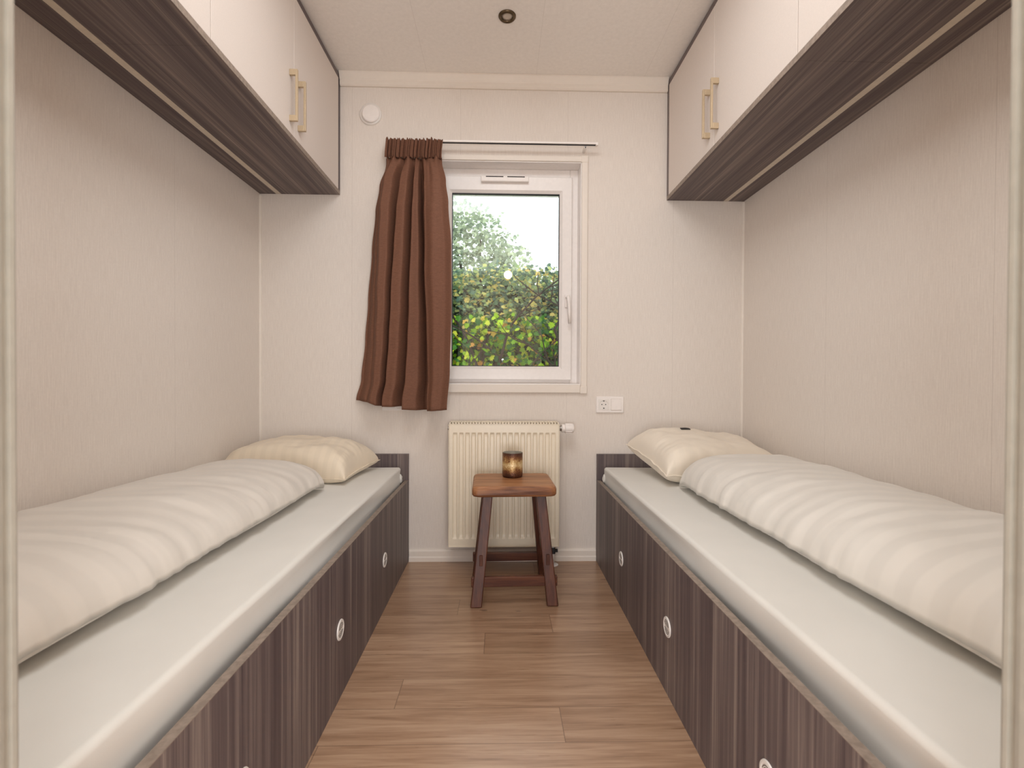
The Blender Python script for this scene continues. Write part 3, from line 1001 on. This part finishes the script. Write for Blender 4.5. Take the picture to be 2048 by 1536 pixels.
# ------------------------------------------------------------------ wall and ceiling fittings
v = thing('wall_vent', (.540, -.001, 2.205), 'round white air valve on the back wall above the curtain', 'air vent')
MB().lathe([(0, 0), (.054, 0), (.0545, -.002), (.052, -.007), (.044, -.011), (.037, -.010), (.036, -.004), (0, -.004)], (.5385, -.0008, 2.2045), 'Y', 56).build('rim', M['vinyl'], v, bevel=.001)
MB().lathe([(0, -.005), (.012, -.005), (.012, -.014), (.0415, -.015), (.043, -.018), (.0425, -.022), (.038, -.0255), (.02, -.027), (0, -.0272)], (.5435, 0, 2.1995), 'Y', 56).build('disc', M['white'], v, bevel=.0012)

def wall_plate(x0, z0, label, socket_first=True):
    w, h = .1375, .081
    p = thing('wall_socket', (x0 + w / 2, -.006, z0), label, 'socket', 'white socket plates on the back wall')
    MB().box(x0, x0 + w, -.0095, -.0005, z0, z0 + h).build('frame', M['white'], p, bevel=.0025, seg=3)
    cxs = (x0 + .0375, x0 + .1000)
    zc = z0 + h / 2
    s_ = MB()
    # insert with a round recessed well
    sq = []
    m = 48
    sq_r = []
    for k in range(m):
        a = 2 * PI * k / m
        r = .0265 / max(abs(math.cos(a)), abs(math.sin(a)))
        sq_r.append((cxs[0] + r * math.cos(a), zc + r * math.sin(a)))
    circ = lambda r, y: [(cxs[0] + r * math.cos(2 * PI * k / m), y, zc + r * math.sin(2 * PI * k / m)) for k in range(m)]
    s_.loft([[(q[0], -.0096, q[1]) for q in sq_r], [(q[0], -.0118, q[1]) for q in sq_r], circ(.0212, -.0120), circ(.0205, -.0098), circ(.0203, -.0097)])
    si = s_.build('socket_insert', M['vinyl'], p)
    for dx in (-.0095, .0095):
        MB().lathe([(0, -.0104), (.0026, -.0104), (.0026, -.0098), (0, -.0098)], (cxs[0] + dx, 0, zc), 'Y', 14).build('pin_hole', M['dark'], si)
    for sgn in (-1, 1):
        MB().box(cxs[0] - .0028, cxs[0] + .0028, -.0122, -.0099, zc + sgn * .0180 - .0022, zc + sgn * .0180 + .0022).build('earth_clip', M['dark'], si)
    MB().box(cxs[1] - .0268, cxs[1] + .0268, -.0096, -.0090, zc - .0290, zc + .0290).build('switch_gap', M['lens'], p)
    MB().box(cxs[1] - .0260, cxs[1] + .0260, -.0130, -.0094, zc - .0275, zc + .0280).build('switch_rocker', M['white'], p, bevel=.0012)
wall_plate(1.6600, .7412, 'white double plate with socket and switch right of the radiator')
wall_plate(.5985, .7480, 'white wall plate mostly hidden behind the curtain hem')

sp = thing('ceiling_spotlight', (1.2026, -.402, 2.385), 'small bronze recessed spotlight in the ceiling', 'ceiling light')
MB().lathe([(.021, .0045), (.021, -.001), (.0225, -.0055), (.027, -.0085), (.033, -.0065), (.0362, -.0015), (.0362, 0), (.034, .0003), (.03, .0003)], (1.2026, -.402, 2.3995), 'Z', 48).build('ring', M['spot'], sp, smooth=True)
MB().lathe([(0, -.0028), (.012, -.0031), (.0212, -.0022), (.0212, -.0004), (0, -.0004)], (1.2026, -.402, 2.3995), 'Z', 36).build('lens', M['lens'], sp, smooth=True)

# small dark care tag lying on the right pillow
def care_tag(u0, v0, du, dv):
    rows = []
    for k in range(5):
        u = u0 + du * (k / 4 - .5)
        a, c = xfr(u, v0 - dv, 1), xfr(u, v0 + dv, 1)
        up = Vector((0, 0, .002))
        rows.append([a + up, c + up, c + up * 2.5, a + up * 2.5])
    t = MB().loft(rows).build('care_tag', M['black'], pr)
    t['label'] = 'small dark care tag'
care_tag(-.22, .42, .16, .035)

# ------------------------------------------------------------------ passage lamp seen mirrored in the pane
lm = thing('pendant_lamp', (1.27, -3.2, 2.10), 'white globe pendant lamp hanging in the passage', 'lamp')
nt = NT('opal_glass_lit')
nt.b.inputs['Base Color'].default_value = (1, .97, .92, 1)
nt.b.inputs['Emission Color'].default_value = (1, .93, .84, 1)
nt.b.inputs['Emission Strength'].default_value = 22
ns = MB()
ns.lathe([(0.0005, -.05)] + [(.05 * math.sin(PI * k / 16), -.05 * math.cos(PI * k / 16)) for k in range(1, 16)] + [(.0005, .05)], (1.27, -3.2, 2.15), 'Z', 32).build('globe', nt.m, lm, smooth=True)
MB().tube([(1.27, -3.2, 2.199), (1.27, -3.2, 2.3995)], .004, 8).build('cord', M['white'], lm)

# ------------------------------------------------------------------ outside
struct(MB().box(-14, 16, .16, 30, -.35, -.30).build('ground', M['ground']), 'lawn outside the window', 'ground')
LEAF = [(0, 0), (.18, -.10), (.42, -.18), (.36, .02), (.62, -.02), (.56, .14), (.95, .0)]
def leaf_shape():
    up = [(0, 0), (.10, .16), (.02, .42), (.26, .34), (.34, .62), (.52, .34), (.70, .44), (.70, .20), (1.0, 0)]
    return up + [(x, -y) for x, y in up[-2:0:-1]]
LS = leaf_shape()
def add_leaf(bm, p, size, nrm, roll):
    z = nrm.normalized()
    x = z.orthogonal().normalized()
    x = Matrix.Rotation(roll, 3, z) @ x
    y = z.cross(x)
    vs = [bm.verts.new(p + x * (a - .5) * size + y * b_ * size + z * (abs(b_) * -.25 * size)) for a, b_ in LS]
    bm.faces.new(vs)
def foliage(n, fn, size):
    b = MB()
    for _ in range(n):
        p, d = fn()
        nr = d + Vector((random.gauss(0, .55), random.gauss(0, .55), random.gauss(0, .55)))
        add_leaf(b.bm, p, size * random.uniform(.6, 1.25), nr, random.uniform(0, 2 * PI))
    return b
def raw_build(b, name, mat, parent):
    bm = b.bm
    loc = ORG[parent.name]
    bm.transform(Matrix.Translation(-loc))
    me = bpy.data.meshes.new(name); bm.to_mesh(me); bm.free()
    me.materials.append(mat)
    o = bpy.data.objects.new(name, me); COL.objects.link(o)
    ORG[o.name] = loc.copy(); o.parent = parent
    return o
hedge = thing('hedge', (1.2, 2.4, -.3), 'tall clipped maple hedge outside the window', 'hedge')
def hedge_top(x): return 1.90 + .05 * noise.noise(Vector((x * 3, 1, 1))) + .03 * noise.noise(Vector((x * 9, 1, 4)))
def fn_low():
    x = random.uniform(-.6, 3.0)
    z = random.uniform(-.2, 1.5)
    y = 1.95 + abs(random.gauss(0, .30)) + .06 * noise.noise(Vector((x * 4, z * 4, 0)))
    return Vector((x, y, z)), Vector((0, -1, .5))
def fn_top():
    x = random.uniform(-.6, 3.0)
    z = min(hedge_top(x) + random.uniform(-.03, .05), random.uniform(1.35, 2.05))
    y = 2.0 + abs(random.gauss(0, .32))
    return Vector((x, y, z)), Vector((0, -.8, .8))
def fn_back():
    x = random.uniform(-.8, 3.2)
    z = random.uniform(-.3, 1) ** 1 * 1.0
    z = -.3 + (hedge_top(x) + .26) * random.random()
    return Vector((x, 2.62 + .12 * random.random(), z)), Vector((0, -1, .3))
raw_build(foliage(12500, fn_low, .054), 'foliage', M['leaf'], hedge)
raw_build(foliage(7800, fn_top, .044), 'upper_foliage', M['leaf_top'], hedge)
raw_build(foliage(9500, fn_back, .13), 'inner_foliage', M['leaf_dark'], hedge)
def branch(b, p, d, r, ln, depth):
    pts = [p.copy()]; rr = [r]
    n = 6
    for k in range(n):
        d = (d + Vector((random.gauss(0, .16), random.gauss(0, .08), random.gauss(0, .12)))).normalized()
        p = p + d * ln / n
        if p.z > 1.86: break
        pts.append(p.copy()); rr.append(r * (1 - .55 * (k + 1) / n))
        if depth and random.random() < .75:
            s = random.choice((-1, 1))
            branch(b, p.copy(), (d + Vector((s * random.uniform(.5, 1.3), random.uniform(-.25, .1), random.uniform(-.1, .5)))).normalized(), r * .45, ln * random.uniform(.3, .5), depth - 1)
    if len(pts) > 2: b.tube(pts, rr, 6)
for x in (-.35, .1, .55, .88, 1.215, 1.40, 1.72, 2.1, 2.5, 2.85):
    b = MB()
    branch(b, Vector((x, 1.95 + random.uniform(0, .06), -.3)), Vector((random.uniform(-.04, .04), 0, 1)), .024, 1.72, 2)
    raw_build(b, 'stem', M['bark'], hedge)
def tree(name, x, y, blobs, nleaf, size, label):
    t = thing(name, (x, y, -.3), label, 'tree', 'trees beyond the hedge')
    b = MB()
    top = max(bl[2] for bl in blobs)
    b.tube([(x, y, -.3), (x + .05, y, top * .4), (x - .02, y, top * .75)], [.14, .10, .04], 10)
    for bl in blobs:
        b.tube([(x, y, top * .35), ((x + bl[0]) / 2 + .1, y, (top * .35 + bl[2]) / 2), (bl[0], bl[1], bl[2])], [.05, .035, .012], 6)
    raw_build(b, 'trunk', M['bark'], t)
    tot = sum(bl[3] ** 2 for bl in blobs)
    def fn():
        r_ = random.uniform(0, tot); 
        for bl in blobs:
            r_ -= bl[3] ** 2
            if r_ <= 0: break
        v = Vector((random.gauss(0, 1), random.gauss(0, 1), random.gauss(0, 1))).normalized() * bl[3] * random.random() ** .45
        if noise.noise(Vector((bl[0] + v.x, bl[1] + v.y, bl[2] + v.z)) * 2.6) < -.12:
            v *= .8
        return Vector((bl[0], bl[1], bl[2])) + v, Vector((0, -1, .6))
    raw_build(foliage(nleaf, fn, size), 'foliage', M['leaf_tree_hazed'], t)
tree('tree', .55, 8.0, [(.1, 8, 4.3, .75), (.75, 8, 3.9, .75), (1.3, 7.8, 3.45, .55), (1.45, 8, 2.9, .6), (.4, 8.2, 3.0, .9), (1.0, 8.1, 2.5, .8), (-.3, 8, 3.4, .8), (-.9, 8, 4.2, .8)], 6500, .085, 'haze-tinted leafy tree standing beyond the hedge, left of the open sky')
tree('tree', 3.2, 9.0, [(2.75, 9, 2.45, .45), (3.3, 9, 2.3, .6), (3.9, 9, 2.4, .7)], 2200, .085, 'low haze-tinted tree just above the hedge at the right edge of the pane')

# ------------------------------------------------------------------ light
wd = bpy.data.worlds.new('overcast_sky')
scene.world = wd
wd.use_nodes = True
bg = wd.node_tree.nodes['Background']
bg.inputs[0].default_value = (.90, .97, 1.0, 1)
bg.inputs[1].default_value = 3.2
def area(name, loc, rot, sx, sy, power, col):
    l = bpy.data.lights.new(name, 'AREA')
    l.shape = 'RECTANGLE'; l.size = sx; l.size_y = sy; l.energy = power; l.color = col
    o = bpy.data.objects.new(name, l); COL.objects.link(o)
    o.location = loc; o.rotation_euler = rot
    return o
BOUNCE = (.97, 1, 1.02)
FILL = (.94, 1, 1.05)
area('ceiling_bounce_fill', (1.2, -1.30, 2.392), (0, 0, 0), .9, .9, 14, BOUNCE)  # added unseen area light, stands for flash bounced off the ceiling
up = math.radians(90)
area('passage_left_fill', (.0, -4.35, 1.25), (up, 0, math.radians(-12)), .8, 2.1, 52, FILL)  # added fill light behind the camera, no window opening here
area('passage_right_fill', (2.4, -4.35, 1.25), (up, 0, math.radians(12)), .8, 2.1, 52, FILL)  # matching added fill on the other side, unseen
area('passage_low_fill', (1.2, -4.35, .50), (math.radians(97), 0, 0), 1.5, .9, 33, FILL)  # added low fill, brightens the ceiling and undersides from below

# ------------------------------------------------------------------ camera
f, yaw, pitch, roll = 963.412, .0251292, .0100989, .0046190
cy, sy, cp, sp_ = math.cos(yaw), math.sin(yaw), math.cos(pitch), math.sin(pitch)
F = Vector((sy * cp, cy * cp, -sp_)); R = Vector((cy, -sy, 0)); U = R.cross(F)
cr, sr = math.cos(roll), math.sin(roll)
R2 = R * cr + U * sr; U2 = R * -sr + U * cr
cam = bpy.data.cameras.new('camera')
co = bpy.data.objects.new('camera', cam); COL.objects.link(co)
m = Matrix((R2, U2, -F)).transposed().to_4x4()
m.translation = Vector((1.17910, -2.39888, .90633))
co.matrix_world = m
cam.sensor_fit = 'HORIZONTAL'; cam.sensor_width = 36.0
cam.lens = f * 36.0 / 2048
cam.clip_start = .02
cam.dof.use_dof = True; cam.dof.focus_distance = 2.1; cam.dof.aperture_fstop = 6.5
scene.camera = co
scene.view_settings.view_transform = 'Standard'
scene.view_settings.look = 'None'
scene.view_settings.gamma = 1
scene.view_settings.use_curve_mapping = False
scene.view_settings.exposure = 0.0
scene.cycles.max_bounces = 10
scene.cycles.diffuse_bounces = 6
scene.cycles.transparent_max_bounces = 12
scene.cycles.caustics_reflective = False
scene.cycles.caustics_refractive = False
scene.cycles.use_denoising = True
